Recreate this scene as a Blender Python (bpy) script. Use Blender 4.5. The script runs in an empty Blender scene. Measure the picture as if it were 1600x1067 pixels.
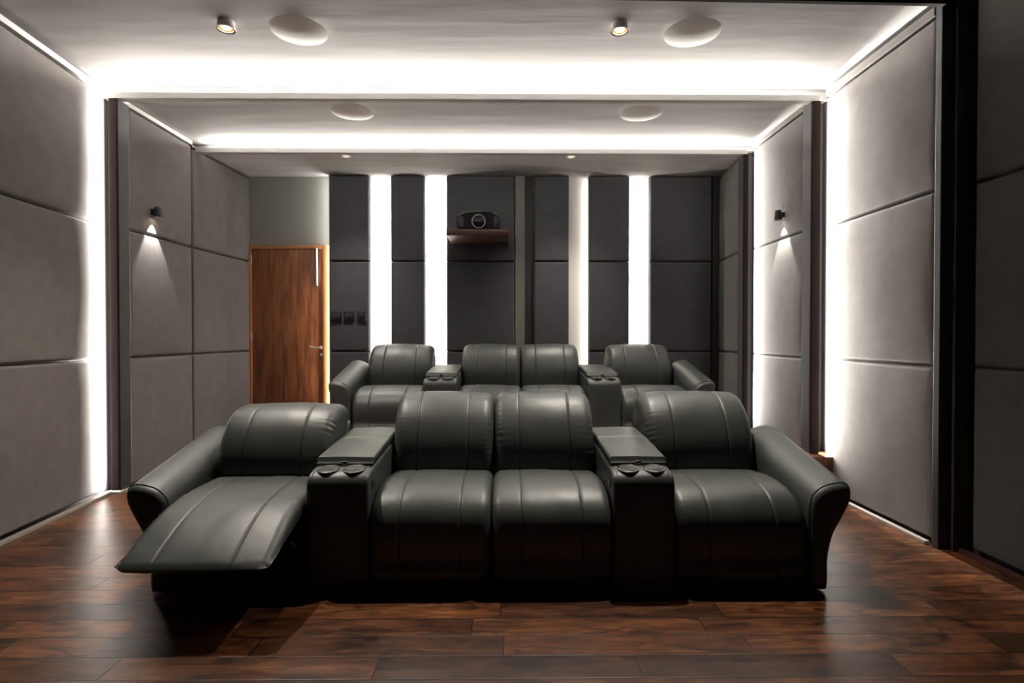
import bpy, bmesh, math, random
from mathutils import Vector, noise as mnoise
random.seed(7)
R = math.radians
SC = bpy.context.scene
COL = SC.collection
PI = math.pi

# ------------------------------------------------------------------ camera
CAMH = 1.32
FPX = 860.0
PITCH, YAW = 0.0117, 0.0097
cd = bpy.data.cameras.new('camera')
cam = bpy.data.objects.new('camera', cd); COL.objects.link(cam)
cam.location = (0, 0, CAMH)
cam.rotation_euler = (PI/2 - PITCH, 0, -YAW)
cd.sensor_width = 36; cd.lens = FPX/1600*36; cd.clip_start = .02; cd.clip_end = 100
SC.camera = cam

# ------------------------------------------------------------------ world, exposure
SC.view_settings.view_transform = 'Standard'
SC.view_settings.look = 'None'
SC.view_settings.gamma = 1
SC.view_settings.use_curve_mapping = False
SC.view_settings.exposure = 0.0
w = bpy.data.worlds.new('world'); SC.world = w; w.use_nodes = True
w.node_tree.nodes['Background'].inputs[0].default_value = (.5, .5, .52, 1)
w.node_tree.nodes['Background'].inputs[1].default_value = 0.0

# ------------------------------------------------------------------ room dimensions (metres, floor = 0)
D2, D3, D4, DR = 4.60, 5.75, 6.72, 3.36        # depths of the room's frames and of the rear pads
LW = (1.0, .955, .885)
def up(z): return z + CAMH
Z_C1, Z_C2, Z_C3 = up(2.08), up(1.99), up(1.95)
Z_J1, Z_J2 = up(.905), up(-.195)
RISER = .32
XL1a, XL1b = -3.19, -3.335                      # left wall of the near bay at Y 3.4 and at its end
XR1 = 2.668
XR2 = 2.572

def area(name, loc, rot, sx, sy, power, color=(1, .965, .90), spread=PI):
    l = bpy.data.lights.new(name, 'AREA'); l.shape = 'RECTANGLE'; l.size = sx; l.size_y = sy
    l.energy = power; l.color = color
    l.spread = spread
    o = bpy.data.objects.new(name, l); COL.objects.link(o); o.location = loc
    o.rotation_euler = rot
    return o
def aim(o, d):
    o.rotation_euler = Vector(d).to_track_quat('-Z', 'Z' if abs(Vector(d).normalized().z) < .9 else 'Y').to_euler()

# cove LED lines hidden behind the two ceiling lips
P_COVE1, P_COVE2 = 165, 100
o = area('cove_light', (-.33, D2+.040, up(2.014)), (0, 0, 0), 5.75, .015, P_COVE1, LW); o.rotation_euler = (R(-110), 0, 0)
o = area('cove_light', (-.33, D3+.040, up(1.948)), (0, 0, 0), 5.5, .015, P_COVE2, LW); o.rotation_euler = (R(-110), 0, 0)
# wall LED lines hidden behind the upright plates: (x, y, outward sign, z0, z1, power)
def wall_led(x, y, sgn, z0, z1, power, ang=35):
    l = area('wall_led_light', (x, y, (z0+z1)/2), (0, 0, 0), .012, z1-z0, power, LW)
    a = R(ang)
    # light looks forward (-Y) and outwards; its long side (local Y) stays vertical
    l.rotation_euler = (PI/2, 0, PI - sgn*a*1.0) if False else (PI/2, 0, 0)
    d = Vector((sgn*math.sin(a), -math.cos(a), 0))
    # local -Z must equal d, local Y = world Z
    z = -d; yv = Vector((0, 0, 1)); xv = yv.cross(z)
    from mathutils import Matrix
    m = Matrix((xv, yv, z)).transposed()
    l.rotation_euler = m.to_euler()
    return l
wall_led(-3.2826, D2+.070, -1, .06, up(1.99), 330, 12)
wall_led(2.629, D2+.070, 1, .36, up(2.07), 190, 12)
wall_led(2.529, D3+.070, 1, .38, up(1.98), 100, 12)
# LED lines in the rear wall slots are made with the slots, lamp light with the lamps

# ------------------------------------------------------------------ helpers
def obj(name, bm, mat, parent=None, smooth=True, kind=None):
    bmesh.ops.recalc_face_normals(bm, faces=bm.faces)
    me = bpy.data.meshes.new(name); bm.to_mesh(me); bm.free()
    o = bpy.data.objects.new(name, me); COL.objects.link(o)
    if mat: me.materials.append(mat)
    if smooth:
        for p in me.polygons: p.use_smooth = True
        try: me.set_sharp_from_angle(angle=R(38))
        except Exception: pass
    if parent is not None:
        o.parent = parent
        if parent.parent is None: o.location = -parent.location
    if kind: o['kind'] = kind
    return o
def struct(name, bm, mat, smooth=False): return obj(name, bm, mat, None, smooth, 'structure')
def tag(o, label, cat, group=None):
    o['label'] = label; o['category'] = cat
    if group: o['group'] = group
    return o
def thing(name, loc, label, cat, group=None):
    o = bpy.data.objects.new(name, None); COL.objects.link(o); o.location = loc
    o.empty_display_size = .1
    return tag(o, label, cat, group)
def box(bm, x0, x1, y0, y1, z0, z1, bev=0, seg=2):
    vs = [bm.verts.new((x, y, z)) for z in (z0, z1) for y in (y0, y1) for x in (x0, x1)]
    fs = [(0, 2, 3, 1), (4, 5, 7, 6), (0, 1, 5, 4), (2, 6, 7, 3), (0, 4, 6, 2), (1, 3, 7, 5)]
    ff = [bm.faces.new([vs[i] for i in f]) for f in fs]
    if bev:
        es = list({e for f in ff for e in f.edges})
        bmesh.ops.bevel(bm, geom=es, offset=bev, segments=seg, affect='EDGES', profile=.5)
    return vs
def Box(*a, **k):
    bm = bmesh.new(); box(bm, *a, **k); return bm
def prism(bm, pts, z0, z1):
    a = [bm.verts.new((x, y, z0)) for x, y in pts]; b = [bm.verts.new((x, y, z1)) for x, y in pts]
    n = len(pts)
    bm.faces.new(a); bm.faces.new(b)
    for i in range(n): bm.faces.new((a[i], a[(i+1) % n], b[(i+1) % n], b[i]))
def lathe(bm, prof, c, n=40, axis='Z', cap=True):
    rings = []
    for r, h in prof:
        ring = []
        for k in range(n):
            t = 2*PI*k/n
            if axis == 'Z': p = (c[0]+r*math.cos(t), c[1]+r*math.sin(t), c[2]+h)
            elif axis == 'Y': p = (c[0]+r*math.cos(t), c[1]+h, c[2]+r*math.sin(t))
            else: p = (c[0]+h, c[1]+r*math.cos(t), c[2]+r*math.sin(t))
            ring.append(bm.verts.new(p))
        rings.append(ring)
    for a, b in zip(rings, rings[1:]):
        for k in range(n): bm.faces.new((a[k], a[(k+1) % n], b[(k+1) % n], b[k]))
    if cap and prof[0][0] > 1e-5: bm.faces.new(rings[0])
    if cap and prof[-1][0] > 1e-5: bm.faces.new(rings[-1])
    bmesh.ops.remove_doubles(bm, verts=bm.verts, dist=1e-6)
def tube(bm, pts, r, n=8):
    pts = [Vector(p) for p in pts]; rings = []
    for i, p in enumerate(pts):
        t = (pts[min(i+1, len(pts)-1)] - pts[max(i-1, 0)]).normalized()
        a = t.cross(Vector((0, 0, 1)))
        if a.length < .05: a = t.cross(Vector((1, 0, 0)))
        a.normalize(); b = t.cross(a)
        rings.append([bm.verts.new(p + r*(math.cos(2*PI*k/n)*a + math.sin(2*PI*k/n)*b)) for k in range(n)])
    for a, b in zip(rings, rings[1:]):
        for k in range(n): bm.faces.new((a[k], a[(k+1) % n], b[(k+1) % n], b[k]))
    bm.faces.new(rings[0]); bm.faces.new(rings[-1])

def smooth_loop(pts, n):
    """closed Catmull-Rom through pts, resampled to n points of even arc length"""
    m = len(pts); dense = []
    for i in range(m):
        p0, p1, p2, p3 = (Vector(pts[(i+k-1) % m]) for k in range(4))
        for j in range(16):
            t = j/16
            dense.append(.5*((2*p1)+(p2-p0)*t+(2*p0-5*p1+4*p2-p3)*t*t+(3*p1-p0-3*p2+p3)*t**3))
    L = [0]
    for i in range(len(dense)): L.append(L[-1]+(dense[(i+1) % len(dense)]-dense[i]).length)
    out = []; j = 0
    for k in range(n):
        s = L[-1]*k/n
        while L[j+1] < s: j += 1
        f = (s-L[j])/max(1e-9, L[j+1]-L[j])
        out.append(dense[j].lerp(dense[(j+1) % len(dense)], f))
    return out, L[-1]
def loop_normals(P):
    n = len(P)
    A = sum(P[i].x*P[(i+1) % n].y-P[(i+1) % n].x*P[i].y for i in range(n))
    s = 1 if A > 0 else -1
    N = []
    for i in range(n):
        t = (P[(i+1) % n]-P[i-1]).normalized()
        N.append(Vector((t.y, -t.x))*s)      # outward
    return N
def inset_limits(P, N):
    n = len(P); lim = []
    for i in range(n):
        best = 9
        o, d = P[i], -N[i]
        for j in range(n):
            if j in (i, (i-1) % n): continue
            a, b = P[j], P[(j+1) % n]; e = b-a
            den = d.x*e.y-d.y*e.x
            if abs(den) < 1e-9: continue
            t = ((a.x-o.x)*e.y-(a.y-o.y)*e.x)/den
            u = ((a.x-o.x)*d.y-(a.y-o.y)*d.x)/den
            if t > 1e-4 and -.01 <= u <= 1.01: best = min(best, t)
        lim.append(best*.46)
    # soften
    for _ in range(4): lim = [min(lim[i], (lim[i-1]+lim[i]+lim[(i+1) % n])/3) for i in range(n)]
    return lim
def cushion(prof, x0, x1, r=.05, seams=(), n=72, bulge=.010, wr=.0035, seed=0, groove=.006, closes=1.0):
    """soft upholstered body: closed (y, z) outline swept along x, rolled ends, stitched grooves, puckers by the ends"""
    P, L = smooth_loop(prof, n); N = loop_normals(P); lim = inset_limits(P, N)
    hw = (x1-x0)/2; cx = (x0+x1)/2
    us = []
    for k in range(11):
        a = PI/2*k/10; us.append(-hw + r*(1-math.cos(a)) if True else 0)
    k = 14
    inner = [(-hw+r) + (2*(hw-r))*i/k for i in range(1, k)]
    us = sorted(set(us + inner + [-u for u in us]))
    sp = []
    for s in seams:
        c = s*hw
        us = [u for u in us if abs(u-c) > .014]
        for d in (-.013, -.007, -.003, 0, .003, .007, .013): us.append(c+d)
    us.sort()
    bm = bmesh.new(); rings = []
    for u in us:
        e = max(0, abs(u)-(hw-r))/r
        e = min(1, e)
        ins = r*closes*(1-math.sqrt(max(0, 1-e*e)))
        g = 0
        for s in seams:
            d = abs(u-s*hw)
            g = max(g, groove*math.exp(-(d/.0045)**2))
        ring = []
        sd = seed*3.1 + (11 if u > 0 else 0)
        for i in range(n):
            a = L*i/n
            edge = math.exp(-max(0, hw-abs(u))/.032)
            wv = math.sin(2*PI*a/.034 + 5*mnoise.noise(Vector((a*9, sd, u*6)))) * (.15+1.3*abs(mnoise.noise(Vector((a*6, sd+4, 2)))))
            fine = edge*wr*wv*(0 if e > .98 else 1)
            big = .006*mnoise.noise(Vector((u*3+sd, P[i].x*4, P[i].y*4)))*(1-e)
            off = -min(ins, lim[i]) + bulge*(1-(u/hw)**2) - min(g, lim[i]*.3) + fine + big
            q = P[i] + N[i]*off
            ring.append(bm.verts.new((cx+u, q.x, q.y)))
        rings.append(ring)
    for a, b in zip(rings, rings[1:]):
        for i in range(n): bm.faces.new((a[i], a[(i+1) % n], b[(i+1) % n], b[i]))
    for ring in (rings[0], rings[-1]):
        c = Vector((0, 0, 0))
        for v in ring: c += v.co
        bm.faces.new(ring)
    return bm

# ------------------------------------------------------------------ materials
def nt(m): return m.node_tree.nodes, m.node_tree.links
def mat(name, color=(.5, .5, .5), rough=.5, metal=0, spec=.5, emit=None, es=0, coat=0):
    m = bpy.data.materials.new(name); m.use_nodes = True
    b = m.node_tree.nodes['Principled BSDF']
    b.inputs['Base Color'].default_value = (*color, 1); b.inputs['Roughness'].default_value = rough
    b.inputs['Metallic'].default_value = metal; b.inputs['Specular IOR Level'].default_value = spec
    if coat: b.inputs['Coat Weight'].default_value = coat; b.inputs['Coat Roughness'].default_value = .1
    if emit: b.inputs['Emission Color'].default_value = (*emit, 1); b.inputs['Emission Strength'].default_value = es
    return m
def objcoord(m, scale=(1, 1, 1)):
    N, L = nt(m)
    g = N.new('ShaderNodeNewGeometry'); mp = N.new('ShaderNodeMapping'); mp.inputs['Scale'].default_value = scale
    L.new(g.outputs['Position'], mp.inputs['Vector']); return mp.outputs['Vector']
def noisy(m, c0, c1, scale, vec=None, detail=4, lo=.35, hi=.65):
    N, L = nt(m); b = N['Principled BSDF']
    t = N.new('ShaderNodeTexNoise'); t.inputs['Scale'].default_value = scale; t.inputs['Detail'].default_value = detail
    if vec: L.new(vec, t.inputs['Vector'])
    r = N.new('ShaderNodeValToRGB'); r.color_ramp.elements[0].position = lo; r.color_ramp.elements[1].position = hi
    r.color_ramp.elements[0].color = (*c0, 1); r.color_ramp.elements[1].color = (*c1, 1)
    L.new(t.outputs['Fac'], r.inputs['Fac']); L.new(r.outputs['Color'], b.inputs['Base Color'])
    return r
def bump(m, scale, strength, dist=.002, vec=None, detail=3, prev=None):
    N, L = nt(m); b = N['Principled BSDF']
    t = N.new('ShaderNodeTexNoise'); t.inputs['Scale'].default_value = scale; t.inputs['Detail'].default_value = detail
    if vec: L.new(vec, t.inputs['Vector'])
    bp = N.new('ShaderNodeBump'); bp.inputs['Strength'].default_value = strength; bp.inputs['Distance'].default_value = dist
    L.new(t.outputs['Fac'], bp.inputs['Height'])
    if prev: L.new(prev, bp.inputs['Normal'])
    L.new(bp.outputs['Normal'], b.inputs['Normal']); return bp.outputs['Normal']

def fabric(name, c0, c1):
    m = mat(name, c0, .92, spec=.15)
    v = objcoord(m, (1, 1, 1)); noisy(m, c0, c1, 9, v, 6, .3, .7)
    v2 = objcoord(m, (1, 1, .35)); n = bump(m, 330, .35, .0015, v2, 2)
    v3 = objcoord(m, (1, 1, 1)); bump(m, 3, .12, .012, v3, 2, n)
    m.node_tree.nodes['Principled BSDF'].inputs['Sheen Weight'].default_value = .15
    return m
M_fab = fabric('grey_fabric', (.128, .115, .109), (.152, .137, .130))
M_fabd = fabric('charcoal_fabric', (.064, .065, .072), (.074, .075, .083))
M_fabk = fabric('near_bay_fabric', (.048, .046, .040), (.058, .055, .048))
M_leather = mat('dark_leather', (.052, .058, .055), .46, spec=.62)
v = objcoord(M_leather); noisy(M_leather, (.040, .046, .043), (.048, .055, .051), 4, v, 4)
n1 = bump(M_leather, 420, .18, .0008, v, 2); bump(M_leather, 9, .22, .010, v, 3, n1)
M_black = mat('black_plastic', (.012, .012, .013), .45)
M_frame = mat('dark_grey_frame', (.036, .035, .038), .6)
M_plate = mat('brown_black_plate', (.018, .012, .012), .9, spec=.05)
M_framek = mat('black_frame', (.022, .022, .022), .6)
M_lip = mat('grey_lip_paint', (.42, .41, .40), .6)
M_trimw = mat('pale_trim_paint', (.55, .53, .51), .55)
M_white = mat('white_disc', (.88, .86, .81), .5)
M_silver = mat('brushed_silver', (.80, .79, .77), .42, metal=.85)
M_chrome = mat('smoked_chrome', (.50, .46, .42), .16, metal=1)
M_skirt = mat('aluminium_strip', (.62, .58, .54), .3, metal=.6)
M_gold = mat('gold_reflector', (.75, .42, .17), .25, metal=1)
M_backing = mat('white_backing_paint', (.80, .78, .72), .7)
M_bulb = mat('lamp_glow', (1, .95, .85), .5, emit=(1, .88, .70), es=30)
M_glowled = mat('led_glow', (1, 1, 1), .5, emit=(1, .96, .88), es=9)
M_dull = mat('grey_green_paint', (.16, .17, .15), .75)
M_doorwall = mat('grey_plaster', (.24, .24, .22), .85)
M_glassdark = mat('lens_glass', (.004, .004, .005), .25, spec=.3)
M_pbody = mat('projector_black', (.005, .005, .006), .7, spec=.12)
M_stitch = mat('piping_leather', (.03, .033, .031), .4)
M_shell = mat('dark_room_end', (.05, .05, .05), .9)

M_ceil = mat('ceiling_plaster', (.60, .585, .57), .85, spec=.2)
v = objcoord(M_ceil, (.35, 2.2, 1)); noisy(M_ceil, (.42, .405, .397), (.54, .525, .515), 2.2, v, 6, .3, .7)
bump(M_ceil, 3, .3, .01, v, 4)

def wood(name, c0, c1, vec_scale=(1, 1, 1), rough=.4, grain=(14, 14, 1.2)):
    m = mat(name, c0, rough)
    v = objcoord(m, grain); r = noisy(m, c0, c1, 3.2, v, 8, .32, .68)
    bump(m, 30, .1, .001, v, 3)
    return m
M_door = wood('walnut_door', (.15, .046, .017), (.36, .135, .055), rough=.36, grain=(9, 9, .9))
M_jamb = wood('door_frame_wood', (.36, .14, .052), (.50, .22, .09), rough=.4)
M_shelf = wood('red_brown_shelf', (.038, .012, .007), (.066, .022, .012), rough=.45, grain=(1.2, 14, 14))

def floor_mat():
    m = mat('plank_floor', (.1, .04, .02), .3, spec=.5)
    N, L = nt(m); b = N['Principled BSDF']
    g = N.new('ShaderNodeNewGeometry'); sx = N.new('ShaderNodeSeparateXYZ'); L.new(g.outputs['Position'], sx.inputs[0])
    def M(op, a, bb=None, c=None):
        n = N.new('ShaderNodeMath'); n.operation = op
        for i, q in enumerate((a, bb, c)):
            if q is None: continue
            if isinstance(q, (int, float)): n.inputs[i].default_value = q
            else: L.new(q, n.inputs[i])
        return n.outputs[0]
    PW, PL = .150, 1.05
    ry = M('DIVIDE', sx.outputs['Y'], PW); row = M('FLOOR', ry); fy = M('FRACT', ry)
    wn = N.new('ShaderNodeTexWhiteNoise'); wn.noise_dimensions = '1D'; L.new(row, wn.inputs['W'])
    xx = M('ADD', M('DIVIDE', sx.outputs['X'], PL), M('MULTIPLY', wn.outputs['Value'], 7.3))
    pc = M('FLOOR', xx); fx = M('FRACT', xx)
    cb = N.new('ShaderNodeCombineXYZ'); L.new(row, cb.inputs[0]); L.new(pc, cb.inputs[1])
    pr = N.new('ShaderNodeTexWhiteNoise'); pr.noise_dimensions = '2D'; L.new(cb.outputs[0], pr.inputs['Vector'])
    # grain, stretched along the boards, shifted per board
    off = N.new('ShaderNodeVectorMath'); off.operation = 'MULTIPLY_ADD'
    L.new(pr.outputs['Color'], off.inputs[0]); off.inputs[1].default_value = (30, 30, 30)
    L.new(g.outputs['Position'], off.inputs[2])
    mp = N.new('ShaderNodeMapping'); mp.inputs['Scale'].default_value = (1.5, 10, 1); L.new(off.outputs[0], mp.inputs['Vector'])
    t1 = N.new('ShaderNodeTexNoise'); t1.inputs['Scale'].default_value = 2.2; t1.inputs['Detail'].default_value = 7
    t1.inputs['Roughness'].default_value = .62; t1.inputs['Distortion'].default_value = .9; L.new(mp.outputs[0], t1.inputs['Vector'])
    mp2 = N.new('ShaderNodeMapping'); mp2.inputs['Scale'].default_value = (2.6, 6.5, 1); L.new(off.outputs[0], mp2.inputs['Vector'])
    t2 = N.new('ShaderNodeTexNoise'); t2.inputs['Scale'].default_value = 1.5; t2.inputs['Detail'].default_value = 6; t2.inputs['Distortion'].default_value = 1.6
    L.new(mp2.outputs[0], t2.inputs['Vector'])
    r1 = N.new('ShaderNodeValToRGB'); e = r1.color_ramp.elements
    e[0].position = .25; e[0].color = (.020, .0068, .0028, 1); e[1].position = .78; e[1].color = (.23, .088, .030, 1)
    e2 = r1.color_ramp.elements.new(.5); e2.color = (.080, .0275, .0098, 1)
    L.new(t1.outputs['Fac'], r1.inputs['Fac'])
    # dark blotches
    r2 = N.new('ShaderNodeValToRGB'); r2.color_ramp.elements[0].position = .33; r2.color_ramp.elements[0].color = (.20, .19, .19, 1)
    r2.color_ramp.elements[1].position = .50; r2.color_ramp.elements[1].color = (1, 1, 1, 1)
    L.new(t2.outputs['Fac'], r2.inputs['Fac'])
    mx = N.new('ShaderNodeMix'); mx.data_type = 'RGBA'; mx.blend_type = 'MULTIPLY'; mx.inputs[0].default_value = 1
    L.new(r1.outputs[0], mx.inputs[6]); L.new(r2.outputs[0], mx.inputs[7])
    # per board tone
    tone = M('MULTIPLY_ADD', pr.outputs['Value'], 1.2, .42)
    tv = N.new('ShaderNodeCombineColor'); L.new(tone, tv.inputs[0]); L.new(tone, tv.inputs[1]); L.new(tone, tv.inputs[2])
    mx2 = N.new('ShaderNodeMix'); mx2.data_type = 'RGBA'; mx2.blend_type = 'MULTIPLY'; mx2.inputs[0].default_value = 1
    L.new(mx.outputs[2], mx2.inputs[6]); L.new(tv.outputs[0], mx2.inputs[7])
    # joints
    ey = M('MULTIPLY', M('MINIMUM', fy, M('SUBTRACT', 1, fy)), PW); ex = M('MULTIPLY', M('MINIMUM', fx, M('SUBTRACT', 1, fx)), PL)
    edge = M('MINIMUM', ey, ex); joint = M('LESS_THAN', edge, .0030)
    mx3 = N.new('ShaderNodeMix'); mx3.data_type = 'RGBA'; L.new(joint, mx3.inputs[0]); L.new(mx2.outputs[2], mx3.inputs[6]); mx3.inputs[7].default_value = (.012, .005, .003, 1)
    L.new(mx3.outputs[2], b.inputs['Base Color'])
    h = M('MINIMUM', M('DIVIDE', edge, .004), 1); h2 = M('MULTIPLY_ADD', t1.outputs['Fac'], .25, h); h3 = M('MULTIPLY_ADD', pr.outputs['Value'], .12, h2)
    bp = N.new('ShaderNodeBump'); bp.inputs['Strength'].default_value = .4; bp.inputs['Distance'].default_value = .0014
    L.new(h3, bp.inputs['Height']); L.new(bp.outputs[0], b.inputs['Normal'])
    rr = M('MULTIPLY_ADD', t1.outputs['Fac'], .14, .26); L.new(rr, b.inputs['Roughness'])
    return m
M_floor = floor_mat()

# ------------------------------------------------------------------ setting
WX0, WX1, WY0, WY1, WZ = -3.75, 3.15, -2.6, 7.0, 3.75
struct('floor', Box(WX0, WX1, WY0, WY1, -.1, 0), M_floor)
bm = bmesh.new()
prism(bm, [(-2.2, 4.47), (XR1+.01, 4.47), (XR1+.01, 4.60), (WX1-.02, 4.60), (WX1-.02, WY1-.02), (-2.2, WY1-.02)], .001, RISER)
struct('floor', bm, M_floor)
struct('wall_left', Box(WX0-.1, WX0, WY0, WY1, 0, WZ), M_dull)
struct('wall_right', Box(WX1, WX1+.1, WY0, WY1, 0, WZ), M_dull)
struct('wall_front', Box(WX0, WX1, WY0-.1, WY0, 0, WZ), M_shell)
struct('wall_back', Box(WX0, WX1, 6.845, WY1, 0, Z_C3), M_backing)
# ceilings of the three bays (and the roof behind the camera)
struct('ceiling', Box(WX0, WX1, DR-.02, D2+.065, Z_C1, WZ), M_ceil)
struct('ceiling', Box(WX0, WX1, D2+.065, D3+.065, Z_C2, WZ), M_ceil)
struct('ceiling', Box(WX0, WX1, D3+.065, WY1, Z_C3, WZ), M_ceil)
struct('ceiling', Box(WX0, WX1, WY0, DR-.02, up(2.16), WZ), M_shell)
# inner wall faces behind the pads
def wallslab(name, pts, z0, z1, m):
    bm = bmesh.new(); prism(bm, pts, z0, z1); return struct(name, bm, m)
def xl1(y): return XL1a + (XL1b-XL1a)*(y-3.4)/(D2+.14-3.4)
T = .058
for q in ([(WX0, WY0), (xl1(2.6)-T, WY0), (xl1(2.6)-T, 2.6), (WX0, 2.6)],
          [(WX0, 2.6), (xl1(2.6)-T, 2.6), (xl1(D2+.14)-T, D2+.14), (WX0, D2+.14)],
          [(WX0, D2+.14), (-3.285, D2+.14), (-3.285, 5.7), (WX0, 5.7)],
          [(WX0, 5.7), (-3.285, 5.7), (-3.20, WY1-.17), (WX0, WY1-.17)]):
    wallslab('wall_left', q, .001, Z_C1, M_frame)
for q in ([(WX1, WY0), (2.78+T, WY0), (2.78+T, DR-.04), (WX1, DR-.04)], [(WX1, DR-.04), (XR1+T, DR-.04), (XR1+T, D2+.14), (WX1, D2+.14)],
          [(WX1, D2+.14), (2.62, D2+.14), (2.62, D2+.16), (WX1, D2+.16)], [(WX1, D2+.16), (XR2+T, D2+.16), (XR2+T, D3+.14), (WX1, D3+.14)],
          [(WX1, D3+.14), (2.55, D3+.14), (2.645, WY1-.17), (WX1, WY1-.17)]):
    wallslab('wall_right', q, .001, Z_C1, M_frame)

# pale strip where the walls meet the ceiling
def bar(name, x0, y0, x1, y1, wdt, z0, z1, m, n=None):
    a, b = Vector((x0, y0)), Vector((x1, y1)); d = (b-a).normalized(); p = Vector((-d.y, d.x))*wdt/2
    bm = bmesh.new(); prism(bm, [tuple(a+p), tuple(b+p), tuple(b-p), tuple(a-p)], z0, z1)
    return struct(name, bm, m)
ZP1, ZP2, ZP3 = up(1.985), up(1.945), up(1.925)
tn = 0
def T_(*a):
    global tn
    tn += 1; return bar('trim_%d' % tn, *a)
T_(xl1(2.7)-.02, 2.7, xl1(D2-.01)-.02, D2-.01, .05, ZP1+.004, ZP1+.045, M_trimw)
T_(XR1+.022, DR+.07, XR1+.022, D2-.01, .05, ZP1+.006, ZP1+.06, M_fab)
T_(-3.245, D2+.15, -3.24, 5.69, .04, ZP2+.004, ZP2+.040, M_trimw)
T_(-3.245, 5.70, -3.165, WY1-.18, .04, ZP3+.004, Z_C3, M_fab)
T_(XR2+.022, D2+.16, XR2+.022, D3-.01, .05, ZP2+.006, ZP2+.044, M_fab)
# skirting strips
T_(xl1(2.7)+.02, 2.7, xl1(D2-.01)+.02, D2-.01, .04, .002, .022, M_skirt)
T_(XR1-.018, DR+.07, XR1-.018, 4.465, .035, .002, .022, M_skirt)
T_(-3.21, D2+.03, -3.205, 5.69, .035, .002, .022, M_skirt)
T_(2.76, 0.0, 2.76, DR-.06, .035, .002, .024, M_shelf)

# lips of the two cove beams, with the tray the LEDs lie in
def lip(y, z0, z1, x0, x1):
    bm = bmesh.new()
    box(bm, x0, x1, y, y+.018, z0, z1, bev=.003)
    box(bm, x0, x1, y+.018, y+.0645, z0, z0+.012)
    return bm
for y, z0, z1, x0, x1 in ((D2, up(1.957), up(2.008), -3.285, 2.622), (D3, up(1.89), up(1.942), -3.225, 2.52)):
    tn += 1; struct('trim_%d' % tn, lip(y, z0, z1, x0, x1), M_lip)
# upright plates the wall LEDs hide behind
def plate(x0, x1, y, z0, z1, m, dep=.02):
    global tn
    bm = bmesh.new()
    box(bm, x0, x1, y, y+dep, z0, z1, bev=.004)
    tn += 1
    return struct('trim_%d' % tn, bm, m)
plate(-3.288, -3.222, D2-.005, .025, up(1.957), M_plate)
plate(-3.238, -3.222, D2+.016, .025, up(1.957), M_frame, .13)
plate(2.556, 2.627, D2-.005, RISER+.002, up(1.957), M_plate)
plate(2.556, 2.574, D2+.016, RISER+.002, up(1.957), M_frame, .13)
plate(2.480, 2.528, D3-.005, RISER+.002, up(1.89), M_plate)
plate(2.480, 2.498, D3+.016, RISER+.002, up(1.89), M_frame, .13)
plate(-3.33, -3.20, D2-.015, .002, .02, M_skirt, .04)
# black frame between the room's dark front bay and the lit ones
plate(2.655, 2.755, DR-.01, .002, up(2.15), M_framek, .05)
bm = bmesh.new(); prism(bm, [(-3.5, 3.215), (2.80, 3.352), (2.80, 3.325), (-3.5, 3.187)], up(2.0), up(2.17))
tn += 1; struct('trim_%d' % tn, bm, M_framek)

# ------------------------------------------------------------------ wall pads
def ticks(L, r, n):
    a = [0, .1*r, .25*r, .45*r, .7*r, r, 1.6*r, 2.6*r]
    mid = [2.6*r + (L-5.2*r)*i/n for i in range(1, n)]
    return a + mid + [L-q for q in reversed(a)]
def pad(name, p0, p1, z0, z1, m, thick=.055, r=.022, gap=.003, seed=0, face=None, hole=None):
    """upholstered pad whose front face runs from p0 to p1 (plan); it bulges to the right of p0->p1"""
    a, b = Vector(p0), Vector(p1); L = (b-a).length - 2*gap; d = (b-a).normalized()
    nrm = Vector((d.y, -d.x)); o = a + d*gap; H = z1-z0-2*gap
    U = ticks(L, r, max(3, int(L/.06))); V = ticks(H, r, max(4, int(H/.06)))
    bm = bmesh.new(); G = []
    def sh(q, Lq):
        e = min(q, Lq-q)/r
        return 1 if e >= 1 else math.sqrt(max(0, 1-(1-e)**2))
    for vv in V:
        row = []
        for uu in U:
            s = min(sh(uu, L), sh(vv, H))
            bu = 4*uu*(L-uu)/L/L; bv = 4*vv*(H-vv)/H/H
            wob = .0028*mnoise.noise(Vector((uu*2.3+seed*5, vv*2.1, seed)))*min(1, bu*4)*min(1, bv*4)
            ev = min(vv, H-vv)
            puck = .0018*math.exp(-ev/.03)*math.sin(uu*95+3*mnoise.noise(Vector((uu*9, seed, 1))))*s
            h = -thick + (thick-.012)*s + .012*min(1, (bu*bv)**.35)*s + wob*s + puck
            p = o + d*uu + nrm*h
            row.append(bm.verts.new((p.x, p.y, z0+gap+vv)))
        G.append(row)
    for r0, r1 in zip(G, G[1:]):
        for i in range(len(U)-1): bm.faces.new((r0[i], r0[i+1], r1[i+1], r1[i]))
    # closed back
    bk = [[bm.verts.new((o.x+d.x*q-nrm.x*thick*1.0, o.y+d.y*q-nrm.y*thick*1.0, z0+gap+h)) for q in (0, L)] for h in (0, H)]
    return bm
def closed(bm):
    loose = [v for v in bm.verts if not v.link_faces]
    bmesh.ops.delete(bm, geom=loose, context='VERTS')
    be = [e for e in bm.edges if e.is_boundary]
    bmesh.ops.contextual_create(bm, geom=be)
    return bm
ROWS1 = [(.028, Z_J2, 'bottom'), (Z_J2, Z_J1, 'middle'), (Z_J1, None, 'top')]
cnt = 0
def padcol(p0, p1, top, z0, m, where, group, thick=.055):
    global cnt
    for a, b, rn in ROWS1:
        aa = max(a, z0); bb = b if b else top
        cnt += 1
        o = obj('wall_pad', closed(pad('p', p0, p1, aa, bb, m, thick, seed=cnt)), m)
        tag(o, where % rn, 'wall pad', group)
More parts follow.
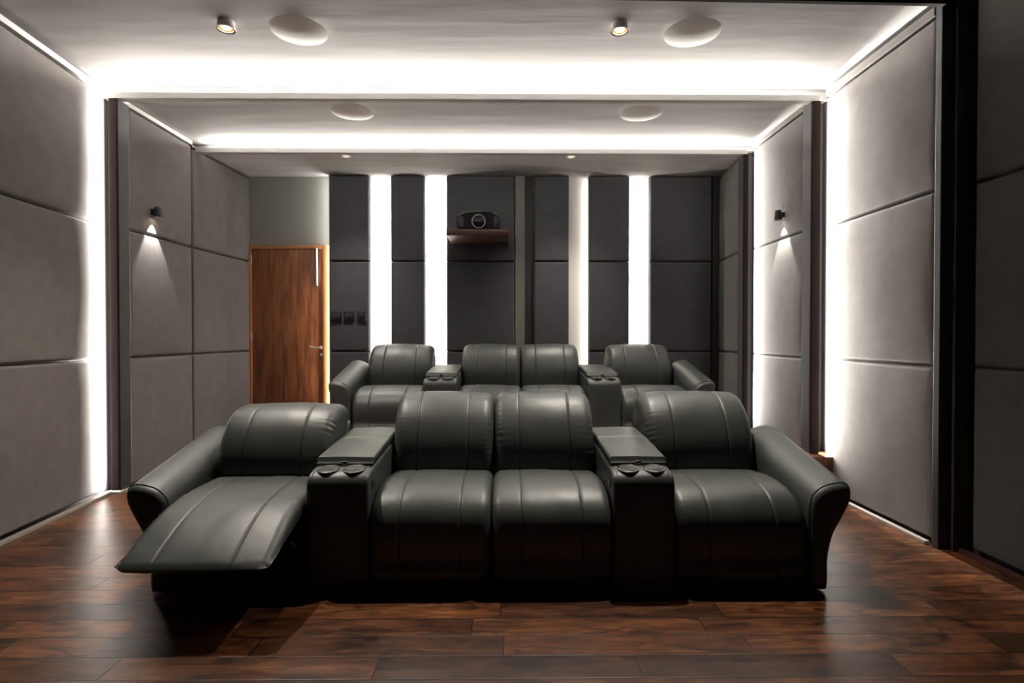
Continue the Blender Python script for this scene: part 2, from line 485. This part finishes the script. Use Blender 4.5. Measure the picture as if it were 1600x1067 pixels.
# left wall: the pad must bulge towards +X, so p0->p1 runs towards +Y with nrm=(d.y,-d.x)=(+1,0)
padcol((xl1(2.7), 2.7), (xl1(D2+.0), D2+.0), ZP1, 0, M_fab, '%s grey fabric wall pad of the near left wall, bright at its far end', 'pads on the near left wall')
padcol((-3.222, D2+.15), (-3.222, 5.70), ZP2, 0, M_fab, '%s grey fabric pad on left wall in the column with the wall lamp', 'pads on the far left wall')
padcol((-3.222, 5.70), (-3.142, 6.825), ZP3, 0, M_fab, '%s grey fabric pad on left wall in the narrow column next to the door', 'pads on the far left wall')
padcol((XR1, D2+.0), (XR1, DR+.06), ZP1, 0, M_fab, '%s grey fabric wall pad of the near right wall, brightly lit at its far end', 'pads on the near right wall')
padcol((XR2, D3+.0), (XR2, D2+.16), ZP2, RISER, M_fab, '%s grey fabric pad on right wall in the column with the wall lamp', 'pads on the far right wall')
padcol((2.588, D4-.0), (2.512, D3+.17), ZP3, RISER, M_fab, '%s grey fabric pad on right wall, narrow rearmost column', 'pads on the far right wall')
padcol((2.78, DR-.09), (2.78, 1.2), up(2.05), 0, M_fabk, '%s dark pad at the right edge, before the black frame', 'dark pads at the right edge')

# ------------------------------------------------------------------ rear wall
S4 = FPX/D4
def rx(px): return (px-791.7)/S4
ZT = Z_C3-.006
cols = [(514, 578, 'between door and first light slot'), (610, 664.5, 'between the two left light slots'),
        (697, 804, 'behind the projector shelf'), (834, 890, 'right of the grey column recess'),
        (920, 985, 'between the two right light slots'), (1015.5, 1114, 'at the right end of the rear wall')]
for i, (a, b, wh) in enumerate(cols):
    # faces -Y: nrm=(d.y,-d.x) -> p0->p1 towards +X gives nrm=(0,-1)
    for z0, z1, rn in ((RISER+.004, Z_J2-.005, 'lower'), (Z_J2-.005, Z_J1-.005, 'middle'), (Z_J1-.005, ZT, 'upper')):
        cnt += 1
        o = obj('wall_pad', closed(pad('p', (rx(a), D4), (rx(b), D4), z0, z1, M_fabd, .07, r=.016, seed=cnt)), M_fabd)
        tag(o, '%s charcoal fabric pad on the rear wall %s' % (rn, wh), 'wall pad', 'charcoal pads on the rear wall')
    # dark carcass the pads are fixed on
    tn += 1
    struct('trim_%d' % tn, Box(rx(a)+.012, rx(b)-.012, D4+.071, 6.843, RISER+.002, ZT), M_framek)
tn += 1; struct('trim_%d' % tn, Box(rx(1115), rx(1123)+.05, D4+.02, 6.843, RISER+.002, ZT), M_framek)
# column recess: grey duct beside dark gap
tn += 1; struct('trim_%d' % tn, Box(rx(805)+.002, rx(820), D4+.03, 6.843, RISER+.002, ZT), M_dull)
tn += 1; struct('trim_%d' % tn, Box(rx(820)+.002, rx(833), D4+.085, 6.843, RISER+.002, ZT), M_framek)
# wall above and around the door, and the door
XD0, XD1 = (393-791.7)/(FPX/6.84), (513.5-791.7)/(FPX/6.84)
DT = up(1.10)
struct('wall_back', Box(-3.30, XD1+.03, 6.832, 6.9, DT+.004, Z_C3-.002), M_doorwall)
door = bpy.data.objects.new('door_1', None); COL.objects.link(door); door.location = ((XD0+XD1)/2, 6.80, 0); door['kind'] = 'structure'
bm = bmesh.new(); fw = .045
box(bm, XD0, XD0+fw, 6.775, 6.843, 0.002, DT, bev=.004); box(bm, XD1-fw, -2.176, 6.775, 6.843, 0.002, DT, bev=.004)
box(bm, XD0+fw, XD1-fw, 6.775, 6.843, DT-fw, DT, bev=.004)
obj('door_frame', bm, M_jamb, door)
obj('door_leaf', Box(XD0+fw+.003, XD1-fw-.003, 6.79, 6.84, .008, DT-fw-.003, bev=.002), M_door, door)
sd = FPX/6.78
def dx(px): return (px-791.7)/sd
def dz(py): return CAMH + (523.4-py)/sd
bm = bmesh.new(); tube(bm, [(dx(496), 6.772, dz(389)), (dx(496.5), 6.772, dz(446))], .017, 12)
cl = obj('door_closer', bm, M_silver, door)
bm = bmesh.new(); lathe(bm, [(0, -.006), (.017, -.006), (.019, .0), (.017, .012), (0, .012)], (dx(496.5), 6.772, dz(446)), 14); obj('end_cap', bm, M_silver, cl)
bm = bmesh.new(); lathe(bm, [(.0, -.03), (.012, -.03), (.012, -.006), (.025, -.004), (.025, 0)], (dx(503), 6.79, dz(543)), 16, 'Y')
tube(bm, [(dx(503), 6.752, dz(543)), (dx(497), 6.748, dz(543)), (dx(487), 6.75, dz(541.5))], .0085, 10)
obj('door_handle', bm, M_silver, door)
bm = bmesh.new(); lathe(bm, [(0, -.014), (.010, -.014), (.012, -.006), (.022, -.004), (.022, 0)], (dx(503), 6.79, dz(554)), 16, 'Y'); obj('lock', bm, M_silver, door)
for z in (.3, 1.25, 2.2):
    bm = bmesh.new(); tube(bm, [(XD0+fw+.001, 6.783, z), (XD0+fw+.001, 6.783, z+.1)], .006, 8); obj('hinge', bm, M_silver, door)

# light slots: LED lines lie along the pads' rear edges and wash the pale backing
def slot(a, b, both, power):
    x0, x1 = rx(a), rx(b); z0, z1 = RISER+.01, Z_C3-.03
    sides = [(x1-.002, -1)] + ([(x0+.002, 1)] if both else [])
    for x, s in sides:
        l = area('slot_light', (x+s*.004, D4+.085, (z0+z1)/2), (0, 0, 0), .016, z1-z0, power, LW)
        d = Vector((s*.8, .6, 0)); z = -d.normalized(); yv = Vector((0, 0, 1)); xv = yv.cross(z)
        from mathutils import Matrix
        l.rotation_euler = Matrix((xv, yv, z)).transposed().to_euler()
for a, b, both, p in ((578, 610, True, 11), (664.5, 697, True, 11), (890, 920, False, 3.2), (985, 1015.5, True, 11)): slot(a, b, both, p)
# LED line that lights the wall over the door from behind the first pad
l = area('slot_light', (rx(514)-.002, D4+.040, 1.8), (0, 0, 0), .012, 2.9, 9, LW)
from mathutils import Matrix
d = Vector((-1, .05, 0)).normalized(); z = -d; yv = Vector((0, 0, 1)); xv = yv.cross(z); l.rotation_euler = Matrix((xv, yv, z)).transposed().to_euler()

# switch plates on the first pad
for px, wpx, lab, nk in ((526.5, 16.5, 'leftmost black switch plate beside the door, with three rockers', 3), (546.5, 16, 'middle black switch plate of the three beside the door', 3), (566, 13.5, 'rightmost, smaller black socket plate of the three beside the door', 1)):
    cx = rx(px); cz = CAMH+(523.4-494)/S4; hw = wpx/S4/2; hh = .058
    y = D4-.0135
    t = thing('switch_plate', (cx, y, cz), lab, 'switch', 'switch plates beside the door')
    obj('plate', Box(cx-hw, cx+hw, y-.008, y+.018, cz-hh, cz+hh, bev=.003), M_black, t)
    if nk == 3:
        for k in (-1, 0, 1):
            obj('rocker', Box(cx+k*.032-.012, cx+k*.032+.012, y-.012, y-.006, cz-.02, cz+.028, bev=.002), mat('rocker_grey', (.05, .05, .07), .35), t)
    else:
        bm = bmesh.new(); lathe(bm, [(0, -.012), (.014, -.012), (.016, -.006), (.016, 0)], (cx, y-.004, cz+.012), 16, 'Y'); obj('dial', bm, mat('dial_grey', (.04, .04, .045), .4), t)

# ------------------------------------------------------------------ shelf and projector
SHX0, SHX1 = (697.5-791.7)/140.3, (795-791.7)/140.3
SZ0, SZ1 = up(1.106), up(1.176)
t = obj('wall_shelf', Box(SHX0, SHX1, 6.13, D4-.015, SZ0, SZ1, bev=.003), M_shelf)
tag(t, 'red-brown wooden wall shelf under the projector', 'shelf')
pc = (748-791.7)/138.7; PY = 6.20; PZ = SZ1+.002
t = thing('projector', (pc, PY+.2, PZ), 'black video projector with ringed round lens on the wooden shelf', 'projector')
hw = .247
out = [(-hw, .012), (hw, .012), (hw, .158), (hw-.09, .200), (.05, .213), (0, .215), (-.05, .213), (-hw+.09, .200), (-hw, .158)]
def extr(pts, y0, y1, cx, cz, bev=0):
    bm = bmesh.new(); a = [bm.verts.new((cx+x, y0, cz+z)) for x, z in pts]; b = [bm.verts.new((cx+x, y1, cz+z)) for x, z in pts]
    bm.faces.new(a); bm.faces.new(b)
    for i in range(len(pts)): bm.faces.new((a[i], a[(i+1) % len(pts)], b[(i+1) % len(pts)], b[i]))
    if bev: bmesh.ops.bevel(bm, geom=list(bm.edges), offset=bev, segments=2, affect='EDGES')
    return bm
obj('body', extr(out, PY, PY+.42, pc, PZ, .006), M_pbody, t)
bm = bmesh.new(); lathe(bm, [(.078, .0), (.078, -.018), (.076, -.02), (.0725, -.02), (.070, -.008), (.066, 0)], (pc, PY, PZ+.098), 40, 'Y'); ln = obj('lens', bm, M_silver, t)
bm = bmesh.new(); lathe(bm, [(0, -.012), (.03, -.008), (.065, .0), (.065, .01)], (pc, PY, PZ+.098), 40, 'Y'); obj('lens_glass', bm, M_glassdark, ln)
M_ptrim = mat('projector_trim', (.20, .22, .21), .35, metal=.7)
for s in (-1, 1):
    bm = bmesh.new(); y = PY-.002
    tube(bm, [(pc+s*(hw-.012), y, PZ+.018), (pc+s*(hw-.004), y, PZ+.02), (pc+s*(hw-.004), y, PZ+.156), (pc+s*(hw-.088), y, PZ+.195)], .0042, 8)
    obj('side_trim', bm, M_ptrim, t)
    obj('vent', Box(pc+s*(hw-.045)-.03, pc+s*(hw-.045)+.03, PY-.004, PY+.01, PZ+.03, PZ+.15, bev=.004), M_black, t)
bm = bmesh.new(); tube(bm, [(pc+x, PY-.001, PZ+z) for x, z in ((-hw+.09, .196), (-.05, .209), (0, .211), (.05, .209))], .003, 8); obj('top_trim', bm, M_ptrim, t)
for sx in (-1, 1):
    for yy in (.05, .36):
        bm = bmesh.new(); lathe(bm, [(0, 0), (.018, 0), (.018, .014), (0, .014)], (pc+sx*.19, PY+yy, PZ-.001), 14); obj('foot', bm, M_black, t)

# ------------------------------------------------------------------ ceiling fittings
for x, y, zc, r_, lab in ((-1.39, 3.72, Z_C1, .186, 'large white ceiling disc at the near left, beside a spotlight'), (1.25, 3.72, Z_C1, .186, 'large white ceiling disc at the near right'),
                         (-1.345, 4.84, Z_C2, .183, 'white ceiling disc farther back on the left, between the two light coves'), (1.18, 4.84, Z_C2, .183, 'white ceiling disc farther back on the right, between the two light coves')):
    t = thing('ceiling_speaker', (x, y, zc), lab, 'ceiling speaker', 'white ceiling discs')
    bm = bmesh.new(); lathe(bm, [(0, -.056), (r_*.2, -.0556), (r_*.4, -.0544), (r_*.6, -.0526), (r_*.8, -.0496), (r_*.97, -.0462), (r_, -.0453), (r_*.99, -.044), (r_*.6, -.042), (0, -.042)], (x, y, zc), 64); obj('disc', bm, M_white, t)
    bm = bmesh.new(); lathe(bm, [(0, -.041), (.06, -.041), (.06, -.0005), (0, -.0005)], (x, y, zc), 24); obj('mount', bm, M_black, t)
def spot(name, loc, power, ang, blend=.6, color=(1, .91, .79), rad=.02, d=(0, 0, -1)):
    l = bpy.data.lights.new(name, 'SPOT'); l.energy = power; l.spot_size = R(ang); l.spot_blend = blend; l.color = color; l.shadow_soft_size = rad
    o = bpy.data.objects.new(name, l); COL.objects.link(o); o.location = loc
    aim(o, d); return o
for x, y, lab in ((-1.86, 3.69, 'small lit round ceiling spotlight at the near left'), (.755, 3.69, 'small lit round ceiling spotlight at the near right')):
    z = Z_C1
    t = thing('spotlight', (x, y, z), lab, 'spotlight', 'ceiling spotlights')
    bm = bmesh.new(); lathe(bm, [(.052, -.0005), (.056, -.045), (.062, -.052), (.060, -.056), (.048, -.055), (.045, -.05), (.043, -.006)], (x, y, z), 36); obj('housing', bm, M_trimw, t)
    bm = bmesh.new(); lathe(bm, [(.047, -.054), (.040, -.036), (.033, -.012)], (x, y, z), 36, cap=False); bm.faces.ensure_lookup_table(); rf = obj('reflector', bm, M_gold, t)
    bm = bmesh.new(); lathe(bm, [(0, -.044), (.018, -.042), (.026, -.032), (.028, -.008), (0, -.008)], (x, y, z), 24); obj('lamp', bm, M_bulb, t)
    spot('spotlight_light', (x, y, z-.058), 330, 95, 1.0)
for x, y, lab in (((543-791.7)/142.3, 6.04, 'small recessed ceiling downlight at the rear left'), ((892-791.7)/142.3, 6.04, 'small recessed ceiling downlight at the rear right')):
    z = Z_C3
    t = thing('downlight', (x, y, z), lab, 'downlight', 'recessed downlights at the rear')
    bm = bmesh.new(); lathe(bm, [(.053, -.0005), (.052, -.007), (.044, -.009), (.034, -.004), (.034, -.0005)], (x, y, z), 32); obj('ring', bm, M_silver, t)
    bm = bmesh.new(); lathe(bm, [(0, -.006), (.025, -.0055), (.033, -.003), (.033, -.0005), (0, -.0005)], (x, y, z), 24); obj('lamp', bm, mat('dim_lamp', (.6, .55, .45), .3, emit=(1, .85, .6), es=.8), t)
    spot('downlight_light', (x, y, z-.012), 150, 96, 1.0)
# small black wall lamps
for x, y, z, s, lab in ((-3.222, 5.05, up(1.115), 1, 'small black wall lamp shining down the left wall'), (XR2, 5.10, up(1.11), -1, 'small black wall lamp shining down the right wall')):
    t = thing('wall_lamp', (x, y, z), lab, 'wall lamp', 'small black wall lamps')
    c = x+s*.052
    bm = bmesh.new(); lathe(bm, [(0, .046), (.026, .046), (.027, .044), (.036, -.042), (.034, -.044), (.031, -.036), (.02, -.02), (0, -.02)], (c, y, z), 28); obj('shade', bm, M_black, t)
    obj('bracket', Box(min(x-s*.004, x+s*.03), max(x-s*.004, x+s*.03), y-.014, y+.014, z-.02, z+.03, bev=.003), M_black, t)
    bm = bmesh.new(); lathe(bm, [(0, -.03), (.026, -.03), (.026, -.022), (0, -.022)], (c, y, z), 20); obj('lamp', bm, M_bulb, t)
    spot('wall_lamp_light', (c, y, z-.046), 45, 60, .35, (1, .95, .88), .01, (-s*.12, 0, -1))
bm = bmesh.new(); tube(bm, [(XR2-.002, 5.10, up(1.23)), (XR2-.006, 5.10, up(1.20)), (XR2-.006, 5.10, up(1.155))], .0022, 6)
tag(obj('cable', bm, M_black), 'thin cable on the right wall above the small wall lamp', 'cable')

# ------------------------------------------------------------------ recliner rows
SEAT = [(.05, .06), (.012, .18), (.0, .29), (.025, .385), (.09, .455), (.20, .495), (.36, .505), (.52, .49), (.66, .465), (.72, .40), (.72, .2), (.70, .06)]
BACK = [(.63, .44), (.605, .54), (.62, .67), (.68, .80), (.77, .890), (.87, .928), (.96, .918), (1.01, .87), (.995, .79), (.93, .66), (.86, .52), (.80, .43)]
CHAISE = [(.64, .465), (.50, .485), (.32, .492), (.13, .490), (-.04, .468), (-.18, .425), (-.30, .372), (-.395, .318), (-.405, .295), (-.37, .288), (-.25, .30), (-.10, .335), (.06, .375), (.30, .36), (.55, .36), (.64, .40)]
BACKR = [(.47, .44), (.43, .53), (.45, .65), (.51, .765), (.60, .842), (.71, .872), (.82, .862), (.87, .81), (.84, .73), (.77, .61), (.70, .50), (.62, .43)]
SHELL = [(.82, .10), (.80, .40), (.88, .62), (.965, .80), (1.0, .80), (1.03, .72), (1.0, .5), (.97, .10)]
SHELLR = [(.66, .12), (.66, .40), (.74, .58), (.84, .74), (.875, .74), (.90, .66), (.88, .45), (.86, .12)]
SE = .50
def row(x0, y0, zf, zs, rowname, reclined, lab):
    def tr(prof, sc=1.0): return [(y0+a, zf+b*zs*sc) for a, b in prof]
    xs = [(-1.715, -1.038), (-.630, -.002), (.002, .630), (1.038-.080, 1.635)]
    xs[0] = (-1.635, -.958)
    for i, (a, b) in enumerate(xs):
        a += x0; b += x0
        rec = reclined and i == 0
        nm = lab['seats'][i]
        t = thing('recliner', ((a+b)/2, y0+.4, zf), nm, 'recliner', 'recliners of the %s row' % rowname)
        sd = i + (10 if zf else 0)
        obj('seat', cushion(tr(CHAISE if rec else SEAT), a, b, .052, (-SE, SE), 150, wr=.012 if rec else .007, seed=sd, closes=.9), M_leather, t)
        obj('backrest', cushion(tr(BACKR if rec else BACK), a+.001, b-.001, .062, (-SE, SE), 150, bulge=.014, wr=.007, seed=sd+5), M_leather, t)
        obj('back_shell', cushion(tr(SHELLR if rec else SHELL), a+.001, b-.001, .010, (), 40, bulge=.002, wr=0, seed=sd), M_leather, t)
        bm = bmesh.new()
        if rec:
            box(bm, a+.02, b-.02, y0+.06, y0+.66, zf+.055, zf+.345, bev=.01)
            o = obj('base', bm, M_black, t)
            for s in (a+.06, b-.06):
                bm = bmesh.new()
                tube(bm, [(s, y0+.08, zf+.30), (s, y0-.10, zf+.27), (s, y0-.28, zf+.285)], .009, 8)
                tube(bm, [(s, y0+.08, zf+.20), (s, y0-.06, zf+.315), (s, y0-.2, zf+.295)], .009, 8)
                obj('footrest_link', bm, M_silver, o)
            bm = bmesh.new(); box(bm, a+.035, b-.035, y0+.075, y0+.65, zf+.002, zf+.055)
            obj('plinth', bm, M_black, o)
        else:
            box(bm, a+.03, b-.03, y0+.055, y0+.90, zf+.002, zf+.058, bev=.004)
            obj('base', bm, M_black, t)
        if i in (0, 3): arm(t, x0, y0, zf, -1 if i == 0 else 1)
    for k, s in enumerate((-1, 1)):
        console(x0+s*.794, y0, zf, zs, rowname, lab['consoles'][k], -s)
def arm(t, x0, y0, zf, sgn):
    def prof(zt):
        return [(.0, .022), (0, .2), (0, zt-.13), (.016, zt-.062), (.06, zt-.02), (.12, zt), (.178, zt+.004), (.207, zt-.026), (.205, zt-.085), (.165, zt-.17), (.118, zt-.26), (.092, .17), (.088, .022), (.044, .012)]
    ys = [-.02, -.019, -.014, -.006, .006, .022, .05, .12, .22, .34, .48, .62, .74, .82, .86, .885, .895, .90]
    ins = [.034, .026, .016, .008, .003, 0] + [0]*7 + [.004, .012, .024, .034, .04]
    bm = bmesh.new(); rings = []; first = None
    for y, q in zip(ys, ins):
        zt = .553 + (.728-.553)*min(1, max(0, y)/.80) - (.02*max(0, (y-.8)/.1))
        P, L = smooth_loop(prof(zt), 56); N = loop_normals(P)
        if y == .05: first = [P[i]+N[i]*.0015 for i in range(56)]
        rings.append([bm.verts.new((x0+sgn*(1.640+(P[i]-N[i]*min(q, .036)).x), y0+y, zf+(P[i]-N[i]*min(q, .036)).y)) for i in range(56)])
    for a, b in zip(rings, rings[1:]):
        for i in range(56): bm.faces.new((a[i], a[(i+1) % 56], b[(i+1) % 56], b[i]))
    bm.faces.new(rings[0]); bm.faces.new(rings[-1])
    o = obj('armrest', bm, M_leather, t)
    bm = bmesh.new()
    zt = .556; P, L = smooth_loop(prof(zt), 56); N = loop_normals(P)
    pts = [(x0+sgn*(1.640+(P[i]-N[i]*.001).x), y0+.012, zf+(P[i]-N[i]*.001).y) for i in range(56) if P[i].y > .22]
    tube(bm, pts, .0034, 6); obj('piping', bm, M_stitch, o)
def console(cx, y0, zf, zs, rowname, lab, swside):
    w = .322; a, b = cx-w/2, cx+w/2
    t = thing('console', (cx, y0+.4, zf), lab, 'console', 'consoles of the %s row' % rowname)
    def Z(z): return zf+z*zs
    body = [(.04, .02), (.03, .06), (.030, .30), (.030, .52), (.042, .572), (.075, .597), (.13, .608), (.17, .612), (.60, .640), (.86, .655), (.90, .62), (.90, .3), (.90, .06), (.88, .02)]
    bm = cushion([(y0+p, Z(q)) for p, q in body], a, b, .022, (-.88, .88), 110, bulge=.002, wr=0, seed=3, groove=.003)
    obj('body', bm, M_leather, t)
    def slab(y1, y2, zb1, zb2, th, nm, r=.014):
        pr = [(y1, zb1), (y1-.002, zb1+th*.5), (y1+.006, zb1+th*.93), (y1+.03, zb1+th), ((y1+y2)/2, (zb1+zb2)/2+th), (y2-.02, zb2+th), (y2, zb2+th*.9), (y2, zb2), ((y1+y2)/2, (zb1+zb2)/2)]
        return cushion([(y0+p, Z(q)) for p, q in pr], a+.006, b-.006, r, (), 80, bulge=.002, wr=0, seed=9)
    obj('lid', slab(.185, .60, .618, .645, .042, 'lid'), M_leather, t)
    obj('rear_top', slab(.604, .895, .645, .655, .045, 'rear'), M_leather, t)
    bm = bmesh.new(); box(bm, cx-.014, cx+.014, y0+.165, y0+.187, Z(.618), Z(.640), bev=.003); obj('latch', bm, M_chrome, t)
    for s in (-1, 1):
        c = (cx+s*.068, y0+.112, Z(.6065))
        bm = bmesh.new(); lathe(bm, [(.056, .003), (.058, .005), (.055, .0065), (.047, .005), (.043, .003), (.042, .001), (.0, .001)], c, 40)
        cu = obj('cup_holder', bm, M_black, t)
        # tilt with the plate
        for v_ in cu.data.vertices: v_.co.z += (v_.co.y-c[1])*.12
        bm = bmesh.new(); ringp = [(c[0]+.0535*math.cos(q), c[1]+.0535*math.sin(q), c[2]+.0062+.0535*math.sin(q)*.12) for q in [2*PI*k/48 for k in range(49)]]
        tube(bm, ringp, .0026, 8); obj('rim', bm, M_chrome, cu)
    # seat switches on the side that faces the middle seats
    xs = a if swside < 0 else b
    bm = bmesh.new(); box(bm, xs-.004, xs+.004, y0+.10, y0+.16, Z(.505), Z(.555), bev=.002); sw = obj('switch', bm, M_black, t)
    for k in (0, 1):
        bm = bmesh.new(); lathe(bm, [(0, -.0065), (.008, -.0065), (.010, 0), (.008, .0065), (0, .0065)], (xs, y0+.117+k*.026, Z(.53)), 14, 'X'); obj('button', bm, M_chrome, sw)

row(-.08, 2.80, 0, 1.0, 'front', True, dict(
    seats=['dark leather recliner at left end of front row, footrest raised', 'dark leather recliner left of the middle seam in the front row',
           'dark leather recliner right of the middle seam in the front row', 'dark leather recliner at right end of front row, upright'],
    consoles=['leather console with cup holders beside the reclined front seat', 'leather console with cup holders right of the middle pair in front row']))
row(.15, 5.25, RISER, .955, 'rear', False, dict(
    seats=['dark leather recliner at left end of rear row, nearest the door', 'dark leather recliner of the rear row, left one of the middle pair',
           'dark leather recliner of the rear row, right one of the middle pair', 'dark leather recliner at right end of rear row'],
    consoles=['leather console in rear row, left of the middle pair', 'leather console in rear row, right of the middle pair']))
